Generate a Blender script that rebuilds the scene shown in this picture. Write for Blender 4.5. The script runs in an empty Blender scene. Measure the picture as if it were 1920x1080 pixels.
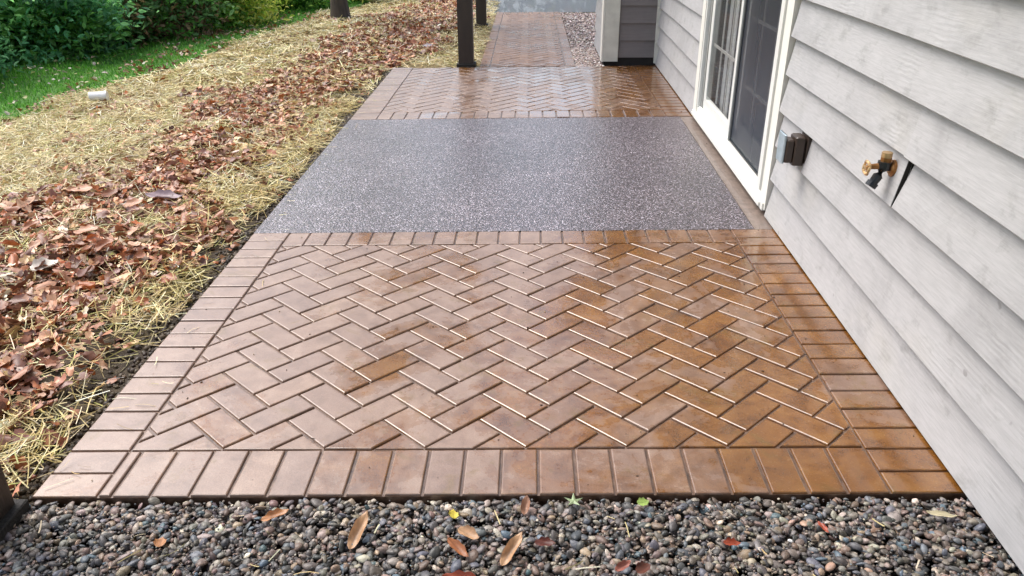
import bpy, math, random
import numpy as np
from mathutils import Vector, Matrix
rng = np.random.default_rng(7)
random.seed(7)
R = math.radians

# ------------------------------------------------------------------ camera, sky, sun, exposure
scn = bpy.context.scene
col = scn.collection
cd = bpy.data.cameras.new("camera"); cam = bpy.data.objects.new("camera", cd); col.objects.link(cam)
PI_, YA, RO, H = R(26.0631), R(1.3206), R(-.1934), 1.56669
fw = Vector((-math.sin(YA)*math.cos(PI_), math.cos(YA)*math.cos(PI_), -math.sin(PI_)))
rt = Vector((math.cos(YA), math.sin(YA), 0)); up = rt.cross(fw)
r2 = rt*math.cos(RO)+up*math.sin(RO); u2 = -rt*math.sin(RO)+up*math.cos(RO)
cam.matrix_world = Matrix(((r2.x, u2.x, -fw.x, 0), (r2.y, u2.y, -fw.y, 0), (r2.z, u2.z, -fw.z, H), (0, 0, 0, 1)))
cd.sensor_width = 36; cd.lens = 36*1467.62/1920; cd.clip_start = .05; cd.clip_end = 600
scn.camera = cam

SUN_EL, SUN_AZ = R(58), R(-60)          # azimuth measured from +Y towards +X (negative: left)
world = bpy.data.worlds.new("World"); scn.world = world; world.use_nodes = True
wn = world.node_tree; wn.nodes.clear()
sky = wn.nodes.new("ShaderNodeTexSky"); sky.sky_type = 'NISHITA'; sky.sun_disc = False
sky.sun_elevation = SUN_EL; sky.sun_rotation = SUN_AZ; sky.air_density = 1.0; sky.dust_density = 4.0; sky.ozone_density = 1.2
hs = wn.nodes.new("ShaderNodeHueSaturation"); hs.inputs['Saturation'].default_value = .76
bg = wn.nodes.new("ShaderNodeBackground"); bg.inputs[1].default_value = .15
wo = wn.nodes.new("ShaderNodeOutputWorld")
wn.links.new(sky.outputs[0], hs.inputs['Color']); wn.links.new(hs.outputs[0], bg.inputs[0]); wn.links.new(bg.outputs[0], wo.inputs[0])

sl = bpy.data.lights.new("sun", 'SUN'); sl.energy = 1.5; sl.angle = R(46); sl.color = (1, .975, .945)
so = bpy.data.objects.new("sun", sl); col.objects.link(so)
sd = Vector((math.sin(SUN_AZ)*math.cos(SUN_EL), math.cos(SUN_AZ)*math.cos(SUN_EL), math.sin(SUN_EL)))
so.rotation_euler = sd.to_track_quat('Z', 'Y').to_euler(); so.location = sd*30
scn.view_settings.view_transform = 'Standard'; scn.view_settings.look = 'None'
scn.view_settings.gamma = 1; scn.view_settings.exposure = 1.0; scn.view_settings.use_curve_mapping = False
scn.render.engine = 'CYCLES'

# ------------------------------------------------------------------ node helpers
def material(name):
    m = bpy.data.materials.new(name); m.use_nodes = True
    nt = m.node_tree; b = nt.nodes['Principled BSDF']
    return m, nt, b
class NT:
    def __init__(s, nt): s.nt = nt; s.L = nt.links.new
    def n(s, t, **kw):
        x = s.nt.nodes.new(t)
        for k, v in kw.items(): setattr(x, k, v)
        return x
    def pos(s, scale=(1, 1, 1), obj=False):
        if obj: o = s.n('ShaderNodeTexCoord').outputs['Object']
        else: o = s.n('ShaderNodeNewGeometry').outputs['Position']
        mp = s.n('ShaderNodeMapping'); mp.inputs['Scale'].default_value = scale; s.L(o, mp.inputs[0]); return mp.outputs[0]
    def noise(s, vec, scale, detail=3, rough=.55, dist=0):
        x = s.n('ShaderNodeTexNoise'); x.inputs['Scale'].default_value = scale; x.inputs['Detail'].default_value = detail
        x.inputs['Roughness'].default_value = rough; x.inputs['Distortion'].default_value = dist
        s.L(vec, x.inputs['Vector']); return x.outputs[0]
    def ramp(s, fac, stops, interp='LINEAR'):
        x = s.n('ShaderNodeValToRGB'); cr = x.color_ramp; cr.interpolation = interp
        while len(cr.elements) < len(stops): cr.elements.new(.5)
        for e, (p, c) in zip(cr.elements, stops):
            e.position = p; e.color = (c, c, c, 1) if not hasattr(c, '__len__') else (*c, 1)
        s.L(fac, x.inputs[0]); return x.outputs[0]
    def mix(s, fac, a, b, mode='MIX'):
        x = s.n('ShaderNodeMix', data_type='RGBA', blend_type=mode)
        for i, v in ((0, fac), (6, a), (7, b)):
            if hasattr(v, 'is_linked') or hasattr(v, 'node'): s.L(v, x.inputs[i])
            elif i == 0: x.inputs[0].default_value = v
            else: x.inputs[i].default_value = (*v, 1)
        return x.outputs[2]
    def math(s, op, a, b=0.0, clamp=False):
        x = s.n('ShaderNodeMath', operation=op); x.use_clamp = clamp
        for i, v in ((0, a), (1, b)):
            if hasattr(v, 'node'): s.L(v, x.inputs[i])
            else: x.inputs[i].default_value = v
        return x.outputs[0]
    def bump(s, h, strength, dist, nrm=None):
        x = s.n('ShaderNodeBump'); x.inputs['Strength'].default_value = strength; x.inputs['Distance'].default_value = dist
        s.L(h, x.inputs['Height'])
        if nrm is not None: s.L(nrm, x.inputs['Normal'])
        return x.outputs[0]
def simple(name, rgb, rough=.5, var=.15, scale=12, bump=.15, metallic=0, coat=0, stretch=(1, 1, 1)):
    m, nt, b = material(name); g = NT(nt); v = g.pos(stretch)
    n = g.noise(v, scale, 5)
    dk = tuple(c*(1-var) for c in rgb); lt = tuple(min(1, c*(1+var)) for c in rgb)
    g.L(g.ramp(n, [(.3, dk), (.7, lt)]), b.inputs['Base Color'])
    b.inputs['Roughness'].default_value = rough; b.inputs['Metallic'].default_value = metallic
    b.inputs['Coat Weight'].default_value = coat
    if bump: g.L(g.bump(g.noise(v, scale*8, 4), bump, .01), b.inputs['Normal'])
    return m

# wet stained concrete brick
def brick_material(name='wet_stained_concrete', coat=(.85, 1.0), tint=(1, 1, 1)):
    m, nt, b = material(name); g = NT(nt); v = g.pos()
    oi = g.n('ShaderNodeObjectInfo')
    mid = g.noise(v, 9, 5, .65, .6)
    fine = g.noise(v, 70, 4, .6)
    # wet patches; the left-right slope puts the sky's pale sheen into the colour
    sx = g.n('ShaderNodeSeparateXYZ'); g.L(v, sx.inputs[0])
    sheen_slope = g.math('MULTIPLY', g.math('ADD', sx.outputs[0], 1.25), .36)
    wn_ = g.math('ADD', sheen_slope, g.math('MULTIPLY', g.math('SUBTRACT', g.noise(v, 1.55, 5, .66, .9), .5), 3.0))
    wn_ = g.math('ADD', wn_, g.math('MULTIPLY', g.math('SUBTRACT', g.noise(v, 17, 4, .7), .5), .9))
    wn_ = g.math('ADD', wn_, g.math('MULTIPLY', g.math('SUBTRACT', oi.outputs['Random'], .5), .45))
    wet = g.ramp(wn_, [(.22, 0.0), (.38, .35), (.56, .62), (.66, 1.0)], 'EASE')
    dry_sheen = g.ramp(mid, [(.28, (.165, .094, .058)), (.5, (.245, .152, .104)), (.74, (.31, .21, .152))])
    wc = g.ramp(mid, [(.28, (.100, .036, .005)), (.5, (.185, .073, .011)), (.74, (.265, .122, .026))])
    c = g.mix(wet, dry_sheen, wc)
    rnd = g.ramp(oi.outputs['Random'], [(0, (.78, .74, .74)), (.33, (1, .97, .93)), (.66, (.90, .90, .92)), (1, (1.08, 1.06, 1.0))])
    c = g.mix(.85, c, rnd, 'MULTIPLY')
    ol = g.ramp(g.noise(v, 5.3, 6, .75, 1.2), [(.56, 0.0), (.66, 1.0)])
    c = g.mix(g.math('MULTIPLY', ol, .6), c, (.150, .082, .012))
    gr = g.ramp(g.noise(v, 240, 2, .6), [(.35, .72), (.62, 1.08)])
    c = g.mix(.8, c, gr, 'MULTIPLY')
    sp = g.ramp(g.noise(v, 95, 3, .6), [(.27, 1.0), (.33, 0.0)])
    c = g.mix(g.math('MULTIPLY', sp, .6), c, (.05, .025, .012))
    c = g.mix(1, c, tint, 'MULTIPLY')
    g.L(c, b.inputs['Base Color'])
    ro = g.math('ADD', g.ramp(wet, [(0, .42), (1, .20)]), g.math('MULTIPLY', fine, .12))
    g.L(ro, b.inputs['Roughness']); b.inputs['Specular IOR Level'].default_value = .5
    g.L(g.ramp(wet, [(0, coat[0]), (1, coat[1])]), b.inputs['Coat Weight']); b.inputs['Coat IOR'].default_value = 1.6
    g.L(g.math('ADD', g.ramp(wet, [(0, .30), (1, .07)]), g.math('MULTIPLY', mid, .08)), b.inputs['Coat Roughness'])
    n1 = g.bump(g.noise(v, 26, 5, .65), .30, .006); n2 = g.bump(fine, .30, .0018, n1)
    pit = g.bump(g.noise(v, 210, 3, .7), .35, .0012, n2)
    g.L(pit, b.inputs['Normal']); g.L(g.bump(fine, .16, .0014, g.bump(g.noise(v, 14, 4), .16, .006)), b.inputs['Coat Normal'])
    return m
def joint_material():
    m, nt, b = material('joint_concrete'); g = NT(nt); v = g.pos()
    c = g.ramp(g.noise(v, 16, 5, .7), [(.3, (.045, .024, .014)), (.55, (.13, .075, .048)), (.75, (.24, .17, .12))])
    g.L(c, b.inputs['Base Color']); b.inputs['Roughness'].default_value = .38
    b.inputs['Coat Weight'].default_value = .4; b.inputs['Coat Roughness'].default_value = .15
    g.L(g.bump(g.noise(v, 120, 4, .7), .5, .003), b.inputs['Normal'])
    return m
def aggregate_material():
    m, nt, b = material('exposed_aggregate'); g = NT(nt); v = g.pos()
    vo = g.n('ShaderNodeTexVoronoi', feature='F1'); vo.inputs['Scale'].default_value = 122; vo.inputs['Randomness'].default_value = 1
    g.L(v, vo.inputs['Vector'])
    sep = g.n('ShaderNodeSeparateColor'); g.L(vo.outputs['Color'], sep.inputs[0])
    c = g.ramp(sep.outputs[0], [(0, (.03, .024, .028)), (.22, (.075, .060, .068)), (.45, (.135, .108, .118)), (.62, (.22, .17, .165)), (.78, (.31, .27, .285)), (.9, (.42, .37, .39)), (1, (.72, .68, .69))])
    gap = g.ramp(vo.outputs['Distance'], [(.38, 0.0), (.62, 1.0)])
    c = g.mix(gap, c, (.035, .024, .02))
    big = g.ramp(g.noise(v, 1.6, 4, .6), [(.3, (.80, .78, .88)), (.7, (1.24, 1.20, 1.32))])
    c = g.mix(1, c, big, 'MULTIPLY')
    g.L(c, b.inputs['Base Color'])
    g.L(g.ramp(sep.outputs[1], [(0, .12), (1, .42)]), b.inputs['Roughness'])
    b.inputs['Coat Weight'].default_value = .9; b.inputs['Coat Roughness'].default_value = .28
    hgt = g.math('ADD', g.ramp(vo.outputs['Distance'], [(0, 1.0), (.75, 0.0)]), g.math('MULTIPLY', sep.outputs[2], .8))
    nb = g.bump(hgt, .9, .0035); g.L(nb, b.inputs['Normal']); g.L(g.bump(hgt, .30, .0022), b.inputs['Coat Normal'])
    return m
def siding_material(name, base, dirt=1.0):
    m, nt, b = material(name); g = NT(nt)
    oi = g.n('ShaderNodeObjectInfo')
    p = g.n('ShaderNodeNewGeometry').outputs['Position']
    ad = g.n('ShaderNodeVectorMath', operation='ADD'); sc = g.n('ShaderNodeVectorMath', operation='SCALE')
    cmb = g.n('ShaderNodeCombineXYZ'); g.L(oi.outputs['Random'], cmb.inputs[0]); g.L(oi.outputs['Random'], cmb.inputs[1])
    g.L(cmb.outputs[0], sc.inputs[0]); sc.inputs['Scale'].default_value = 37
    g.L(p, ad.inputs[0]); g.L(sc.outputs[0], ad.inputs[1])
    def mp(s):
        q = g.n('ShaderNodeMapping'); q.inputs['Scale'].default_value = s; g.L(ad.outputs[0], q.inputs[0]); return q.outputs[0]
    blotch = g.noise(mp((1, 1, 1)), 2.6, 5, .65, .5)
    c = g.ramp(blotch, [(.25, tuple(x*.80 for x in base)), (.5, base), (.75, tuple(x*1.05 for x in base))])
    # knots and grime smudges
    sm = g.ramp(g.noise(mp((1, 1, 1.6)), 9, 4, .62, .15), [(.57, 0.0), (.72, 1.0)])
    c = g.mix(g.math('MULTIPLY', sm, .45*dirt), c, (.21, .21, .20))
    bl = g.ramp(g.noise(mp((1, .8, 1)), 1.9, 4, .6, .2), [(.55, 0.0), (.8, 1.0)])
    c = g.mix(g.math('MULTIPLY', bl, .30*dirt), c, (.45, .42, .34))
    dots = g.ramp(g.noise(mp((1, 1, 1.3)), 16, 2, .4), [(.76, 0.0), (.80, 1.0)])
    c = g.mix(g.math('MULTIPLY', dots, .5*dirt), c, (.17, .16, .155))
    gs = g.ramp(g.noise(mp((1, 3.2, 46)), 3.2, 4, .6), [(.35, .86), (.6, 1.05)]); c = g.mix(.7, c, gs, 'MULTIPLY')
    g.L(c, b.inputs['Base Color']); b.inputs['Roughness'].default_value = .52
    wv = g.n('ShaderNodeTexWave', wave_type='BANDS', bands_direction='Z'); wv.inputs['Scale'].default_value = 19
    wv.inputs['Distortion'].default_value = 7; wv.inputs['Detail'].default_value = 3; wv.inputs['Detail Scale'].default_value = .55
    g.L(mp((1, .55, 1)), wv.inputs['Vector'])
    grain = g.noise(mp((1, 2.5, 60)), 5, 4, .6)
    mask = g.ramp(g.noise(mp((1, 1, 1)), 3.3, 2), [(.53, 0.0), (.68, 1.0)])
    h = g.math('ADD', g.math('MULTIPLY', g.math('MULTIPLY', wv.outputs[0], mask), .8), grain)
    g.L(g.bump(h, .30, .0024), b.inputs['Normal'])
    return m
def attr_material(name, rough=.6, spec=.4, trans=0, bumpscale=0, coat=0, sub=.12):
    m, nt, b = material(name); g = NT(nt)
    a = g.n('ShaderNodeAttribute'); a.attribute_name = 'col'
    v = g.pos(); n = g.noise(v, 60, 3)
    k = g.ramp(n, [(.3, 1-sub*2), (.7, 1+0*sub)])
    g.L(g.mix(1, a.outputs['Color'], k, 'MULTIPLY'), b.inputs['Base Color'])
    b.inputs['Roughness'].default_value = rough; b.inputs['Specular IOR Level'].default_value = spec
    b.inputs['Coat Weight'].default_value = coat; b.inputs['Coat Roughness'].default_value = .2
    if bumpscale: g.L(g.bump(g.noise(v, bumpscale, 3), .4, .003), b.inputs['Normal'])
    if trans:
        t = g.n('ShaderNodeBsdfTranslucent'); g.L(a.outputs['Color'], t.inputs[0])
        ms = g.n('ShaderNodeMixShader'); ms.inputs[0].default_value = trans
        g.L(b.outputs[0], ms.inputs[1]); g.L(t.outputs[0], ms.inputs[2])
        g.L(ms.outputs[0], nt.nodes['Material Output'].inputs[0])
    return m

M = {}
M['brick'] = brick_material(); M['path_brick'] = brick_material('damp_path_concrete', (.12, .28), (1.0, .90, .76)); M['joint'] = joint_material(); M['agg'] = aggregate_material()
M['siding'] = siding_material('weathered_grey_siding', (.41, .405, .405))
M['shaded'] = siding_material('shade_toned_siding', (.20, .18, .175), .5)  # same siding, darkened: the front wall's shade is put into the colour
M['trim'] = simple('white_trim_paint', (.76, .745, .67), .45, .05, 5, .12)
M['trim_old'] = simple('aged_cream_trim_paint', (.66, .66, .58), .5, .14, 7, .2)
M['groove'] = simple('grey_weatherstrip', (.27, .27, .25), .5, .1, 9, .1)
M['vinyl'] = simple('white_vinyl', (.73, .73, .68), .3, .03, 4, .03)
M['post'] = simple('dark_brown_painted_wood', (.035, .026, .021), .42, .25, 9, .25, stretch=(1, 1, .15))
M['dark'] = simple('dark_foundation', (.02, .017, .015), .8, .3, 15, .4)
M['brass'] = simple('weathered_brass', (.36, .18, .07), .4, .3, 40, .15, metallic=.9)
M['brass_pale'] = simple('polished_brass', (.62, .42, .22), .35, .15, 60, .08, metallic=.8)
M['black'] = simple('black_plastic', (.014, .017, .02), .32, .2, 30, .05)
M['bronze'] = simple('dark_bronze_cover', (.045, .030, .022), .38, .15, 30, .05)
M['alu'] = simple('pale_blue_grey_metal', (.38, .46, .50), .3, .15, 30, .08, metallic=.35)
M['asphalt'] = simple('wet_asphalt', (.070, .074, .082), .32, .3, 60, .5, coat=.3)
M['border'] = simple('smooth_concrete_edge', (.20, .155, .13), .38, .25, 18, .3, coat=.3)
M['roof'] = simple('dark_shingle', (.06, .055, .05), .8, .3, 20, .4)
M['interior'] = simple('dim_room', (.06, .06, .065), .8, .3, 3, 0)
M['curtain'] = simple('grey_blind', (.72, .74, .73), .7, .1, 6, 0)
M['pipe'] = simple('white_plastic', (.82, .82, .80), .35, .04, 10, .05)
M['bark'] = simple('tree_bark', (.075, .060, .048), .85, .4, 14, 1.0, stretch=(1, 1, .2))
M['stem'] = simple('twig_bark', (.07, .05, .035), .8, .4, 20, .5)
M['leaf'] = attr_material('dry_leaf', .46, .45, .12, 40, .12)
M['straw'] = attr_material('straw', .5, .4, .10, 0)
M['grass'] = attr_material('grass_blade', .5, .35, .2, 0)
M['foliage'] = attr_material('foliage', .5, .3, .4, 0)
M['pebble'] = attr_material('river_pebble', .45, .4, 0, 180, .10, .25)
M['grit'] = attr_material('pink_grit', .5, .4, 0, 150, 0, .2)
def glass_material(name, tint, rough, alpha):
    m, nt, b = material(name); g = NT(nt)
    b.inputs['Base Color'].default_value = (*tint, 1); b.inputs['Roughness'].default_value = rough
    b.inputs['Specular IOR Level'].default_value = .8; b.inputs['Alpha'].default_value = alpha
    g.L(g.bump(g.noise(g.pos((1, 1, .25)), 5, 2, .5, .4), .10, .01), b.inputs['Normal'])
    return m
M['glass'] = glass_material('window_glass', (.05, .055, .055), .03, .28)
M['screen'] = glass_material('dark_insect_screen', (.030, .040, .058), .28, .55)
def ground_material(name, stops, scale, rough=.9, bump=.6):
    m, nt, b = material(name); g = NT(nt); v = g.pos()
    n = g.noise(v, scale, 6, .7, .4)
    g.L(g.ramp(n, stops), b.inputs['Base Color']); b.inputs['Roughness'].default_value = rough
    g.L(g.bump(g.noise(v, scale*3, 5, .7), bump, .02), b.inputs['Normal'])
    return m
M['soil'] = ground_material('dark_soil', [(.3, (.022, .015, .009)), (.5, (.05, .035, .02)), (.7, (.10, .075, .04))], 14)
M['lawn'] = ground_material('lawn_turf', [(.3, (.04, .12, .015)), (.7, (.10, .25, .035))], 9)
M['bed'] = ground_material('gravel_bed', [(.3, (.02, .018, .016)), (.7, (.06, .055, .05))], 40)
M['straw_floor'] = ground_material('straw_covered_soil', [(.3, (.08, .055, .022)), (.5, (.24, .18, .08)), (.7, (.44, .35, .17))], 22)

# ------------------------------------------------------------------ mesh helpers
def mesh_obj(name, verts, faces, mat, parent=None, smooth=False, loc=None):
    me = bpy.data.meshes.new(name); me.from_pydata([tuple(v) for v in verts], [], faces); me.update()
    if smooth: me.shade_smooth()
    me.materials.append(mat); o = bpy.data.objects.new(name, me); col.objects.link(o)
    if parent: o.parent = parent
    if loc is not None: o.location = loc
    return o
def tag(o, label=None, cat=None, group=None, kind=None):
    if label: o['label'] = label
    if cat: o['category'] = cat
    if group: o['group'] = group
    if kind: o['kind'] = kind
    return o
def empty(name, loc=(0, 0, 0), rz=0, **kw):
    o = bpy.data.objects.new(name, None); o.location = loc; o.rotation_euler = (0, 0, rz); o.empty_display_size = .1
    col.objects.link(o); return tag(o, **kw)
class MB:
    def __init__(s): s.v = []; s.f = []
    def add(s, vs, fs):
        n = len(s.v); s.v += [tuple(x) for x in vs]; s.f += [[i+n for i in f] for f in fs]
    def box(s, x0, x1, y0, y1, z0, z1):
        s.add([(x0, y0, z0), (x1, y0, z0), (x1, y1, z0), (x0, y1, z0), (x0, y0, z1), (x1, y0, z1), (x1, y1, z1), (x0, y1, z1)],
              [[0, 3, 2, 1], [4, 5, 6, 7], [0, 1, 5, 4], [1, 2, 6, 5], [2, 3, 7, 6], [3, 0, 4, 7]])
    def bevbox(s, x0, x1, y0, y1, z0, z1, b):
        # rounded-corner (plan) prism with chamfered top
        def ring(i, z):
            return [(x0+i+b, y0+i, z), (x1-i-b, y0+i, z), (x1-i, y0+i+b, z), (x1-i, y1-i-b, z), (x1-i-b, y1-i, z), (x0+i+b, y1-i, z), (x0+i, y1-i-b, z), (x0+i, y0+i+b, z)]
        r = ring(0, z0)+ring(0, z1-b)+ring(b, z1); f = [list(range(7, -1, -1)), list(range(16, 24))]
        for k in (0, 8):
            for i in range(8): j = (i+1) % 8; f.append([k+i, k+j, k+8+j, k+8+i])
        s.add(r, f)
    def tube(s, pts, rad, seg=12, cap=True):
        pts = [Vector(p) for p in pts]; rr = rad if hasattr(rad, '__len__') else [rad]*len(pts)
        vs = []; prev = None
        for i, p in enumerate(pts):
            d = (pts[min(i+1, len(pts)-1)]-pts[max(i-1, 0)])
            if d.length < 1e-7: d = prev or Vector((0, 0, 1))
            d = d.normalized(); prev = d
            a = Vector((0, 0, 1)) if abs(d.z) < .9 else Vector((1, 0, 0))
            e1 = d.cross(a).normalized(); e2 = d.cross(e1)
            for k in range(seg):
                t = 2*math.pi*k/seg; vs.append(p+(e1*math.cos(t)+e2*math.sin(t))*rr[i])
        fs = []
        for i in range(len(pts)-1):
            for k in range(seg): j = (k+1) % seg; fs.append([i*seg+k, i*seg+j, (i+1)*seg+j, (i+1)*seg+k])
        if cap: fs.append(list(range(seg))); fs.append([(len(pts)-1)*seg+k for k in range(seg-1, -1, -1)])
        s.add(vs, fs)
    def obj(s, name, mat, parent=None, smooth=False):
        return mesh_obj(name, s.v, s.f, mat, parent, smooth)
def autosmooth(o, ang=40):
    o.data.shade_smooth()
    me = o.data
    try: me.set_sharp_from_angle(angle=R(ang))
    except Exception: pass

def batch(name, parts, mat, smooth=False, parent=None):
    """parts: list of (proto_verts (n,3), proto_faces (m,k), A (N,3,3), T (N,3), C (N,3)) -> one mesh with colour attribute"""
    V, F, C, LS, LT = [], [], [], [], []
    off = 0; lo = 0
    for pv, pf, A, T, Cc in parts:
        pv = np.asarray(pv, float); pf = np.asarray(pf, int); N = len(T); n = len(pv); m, k = pf.shape
        v = np.einsum('nij,vj->nvi', A, pv)+T[:, None, :]
        f = pf[None]+(np.arange(N)*n)[:, None, None]+off
        V.append(v.reshape(-1, 3)); F.append(f.reshape(-1)); C.append(np.repeat(Cc, n, 0))
        LS.append(lo+np.arange(N*m)*k); LT.append(np.full(N*m, k)); lo += N*m*k; off += N*n
    V = np.concatenate(V); F = np.concatenate(F); C = np.concatenate(C); LS = np.concatenate(LS); LT = np.concatenate(LT)
    me = bpy.data.meshes.new(name); me.vertices.add(len(V)); me.vertices.foreach_set('co', V.astype(np.float32).ravel())
    me.loops.add(len(F)); me.loops.foreach_set('vertex_index', F.astype(np.int32))
    me.polygons.add(len(LS)); me.polygons.foreach_set('loop_start', LS.astype(np.int32))
    me.update(calc_edges=True)
    if smooth: me.polygons.foreach_set('use_smooth', np.ones(len(LS), bool))
    at = me.color_attributes.new('col', 'FLOAT_COLOR', 'POINT')
    at.data.foreach_set('color', np.concatenate([C, np.ones((len(C), 1))], 1).astype(np.float32).ravel())
    me.materials.append(mat); o = bpy.data.objects.new(name, me); col.objects.link(o)
    if parent: o.parent = parent
    return o
def rot_zxy(az, tilt, roll):
    ca, sa = np.cos(az), np.sin(az); ct, st = np.cos(tilt), np.sin(tilt); cr, sr = np.cos(roll), np.sin(roll)
    z = np.zeros_like(ca); o = np.ones_like(ca)
    Rz = np.stack([np.stack([ca, -sa, z], -1), np.stack([sa, ca, z], -1), np.stack([z, z, o], -1)], -2)
    Rx = np.stack([np.stack([o, z, z], -1), np.stack([z, ct, -st], -1), np.stack([z, st, ct], -1)], -2)
    Ry = np.stack([np.stack([cr, z, sr], -1), np.stack([z, o, z], -1), np.stack([-sr, z, cr], -1)], -2)
    return Rz@Rx@Ry
def palette(n, cols, w=None, jit=.15):
    cols = np.array(cols); i = rng.choice(len(cols), n, p=None if w is None else np.array(w)/np.sum(w))
    return np.clip(cols[i]*(1+rng.normal(0, jit, (n, 1)))*(1+rng.normal(0, .04, (n, 3))), .003, .95)
def vnoise(x, y, s, seed=0):
    """smooth value noise 0..1"""
    r = np.random.default_rng(seed).random((64, 64)); x = np.asarray(x)/s; y = np.asarray(y)/s
    xi = np.floor(x).astype(int); yi = np.floor(y).astype(int); fx = x-xi; fy = y-yi
    fx = fx*fx*(3-2*fx); fy = fy*fy*(3-2*fy); g = lambda a, b: r[a % 64, b % 64]
    return (g(xi, yi)*(1-fx)+g(xi+1, yi)*fx)*(1-fy)+(g(xi, yi+1)*(1-fx)+g(xi+1, yi+1)*fx)*fy

# ------------------------------------------------------------------ paving geometry
W = .115; WY = .10925; XL = -1.469
def xwall(y): return 1.325+.011*(y-1.8)
SK = ([0, 1.8, 3.9, 6.35, 8.65, 13.4, 20], [.0255, .0255, .036, .053, .060, .066, .07])
def warp(x, y):
    return (x, y+(x-XL)*float(np.interp(y, *SK)))
def clip(poly, x0, x1, y0, y1):
    for ax, lim, sg in ((0, x0, 1), (0, x1, -1), (1, y0, 1), (1, y1, -1)):
        out = []
        for i in range(len(poly)):
            a, b = poly[i], poly[(i+1) % len(poly)]
            da, db = (a[ax]-lim)*sg, (b[ax]-lim)*sg
            if da >= 0: out.append(a)
            if (da > 0 and db < 0) or (da < 0 and db > 0):
                t = da/(da-db); out.append((a[0]+t*(b[0]-a[0]), a[1]+t*(b[1]-a[1])))
        poly = out
        if len(poly) < 3: return []
    return poly
def area(p): return .5*sum(p[i][0]*p[(i+1) % len(p)][1]-p[(i+1) % len(p)][0]*p[i][1] for i in range(len(p)))
def inset_once(poly, d):
    n = len(poly); out = []
    for i in range(n):
        p0, p1, p2 = Vector(poly[i-1]), Vector(poly[i]), Vector(poly[(i+1) % n])
        e1 = (p1-p0).normalized(); e2 = (p2-p1).normalized()
        n1 = Vector((-e1.y, e1.x)); n2 = Vector((-e2.y, e2.x)); k = max(.12, 1+n1.dot(n2))
        out.append(tuple(p1+(n1+n2)*(d/k)))
    bad = []
    for i in range(n):
        a = Vector(poly[(i+1) % n])-Vector(poly[i]); b = Vector(out[(i+1) % n])-Vector(out[i])
        if a.dot(b) <= 0: bad.append((a.length, i))
    return out, bad
def simplify(poly, d):
    """drop edges too short to survive an inset of d by extending their neighbours"""
    poly = list(poly)
    while len(poly) >= 3:
        out, bad = inset_once(poly, d)
        if not bad: return poly if area(out) > 1e-5 else []
        i = min(bad)[1]; n = len(poly)
        if n == 3: return []
        a0, a1 = Vector(poly[i-1]), Vector(poly[i]); b0, b1 = Vector(poly[(i+1) % n]), Vector(poly[(i+2) % n])
        u, v = a1-a0, b1-b0; den = u.x*v.y-u.y*v.x; w = b0-a0; q = None
        if abs(den) > 1e-9:
            t = (w.x*v.y-w.y*v.x)/den; q = a0+u*t
        if q is None or (q-a1).length > .03: q = (a1+b0)/2
        poly = [tuple(q) if k == i else p for k, p in enumerate(poly) if k != (i+1) % n]
    return []
def inset(poly, d):
    out, bad = inset_once(poly, d)
    return [] if bad else out
def dedupe(p):
    q = []
    for a in p:
        if not q or (Vector(a)-Vector(q[-1])).length > .006: q.append(a)
    if len(q) > 1 and (Vector(q[0])-Vector(q[-1])).length < .006: q.pop()
    return q
GAP = .0042
def add_brick(poly, parent, ztop=0.0, gap=GAP):
    mat = M['path_brick'] if parent.name == 'path' else M['brick']
    poly = dedupe([warp(*p) for p in poly])
    if len(poly) < 3 or area(poly) < .0006: return
    poly = simplify(poly, gap*1.2+.0075)
    if not poly: return
    a = inset(poly, gap*random.uniform(.75, 1.2))
    if not a: return
    b = inset(a, .0016)
    c = inset(a, .0044)
    if not b or not c: return
    cx = sum(p[0] for p in a)/len(a); cy = sum(p[1] for p in a)/len(a)
    dz = random.uniform(-.0012, .0012); tx, ty = random.gauss(0, .004), random.gauss(0, .004)
    vs = []; n = len(a)
    for ring, z in ((a, -.012), (a, -.0048), (b, -.0014), (c, 0)):
        for p in ring: vs.append((p[0]-cx, p[1]-cy, z+(dz+tx*(p[0]-cx)+ty*(p[1]-cy) if z > -.011 else 0)))
    fs = [list(range(3*n, 4*n))]
    for k in range(3):
        for i in range(n): j = (i+1) % n; fs.append([k*n+i, k*n+j, (k+1)*n+j, (k+1)*n+i])
    o = mesh_obj('brick', vs, fs, mat, parent, False, (cx, cy, ztop))
    return o
def rect(x0, x1, y0, y1): return [(x0, y0), (x1, y0), (x1, y1), (x0, y1)]
def herring(x0, x1, y0, y1, ox, oy, parent):
    s = W/math.sqrt(2)
    def P(a, b): return (ox+(a-b)*s, oy+(a+b)*s*.95)
    Hc = [(0, 0), (2, 0), (2, 1), (0, 1)]; Vc = [(0, 1), (1, 1), (1, 3), (0, 3)]
    n = 0
    for m in range(-14, 15):
        for k in range(-60, 61):
            for c in (Hc, Vc):
                pl = [P(a+k+2*m, b+k-2*m) for a, b in c]     # lattice (1,1) and (2,-2)
                cx = sum(p[0] for p in pl)/4; cy = sum(p[1] for p in pl)/4
                if cx < x0-.3 or cx > x1+.3 or cy < y0-.3 or cy > y1+.3: continue
                q = clip(pl, x0, x1, y0, y1)
                if len(q) >= 3 and add_brick(q, parent): n += 1
    return n
def slab(name, pts, z0, z1, mat, kind='structure'):
    n = len(pts); vs = [(*p, z0) for p in pts]+[(*p, z1) for p in pts]
    fs = [list(range(n, 2*n)), list(range(n-1, -1, -1))]+[[i, (i+1) % n, n+(i+1) % n, n+i] for i in range(n)]
    return tag(mesh_obj(name, vs, fs, mat), kind=kind)
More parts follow.
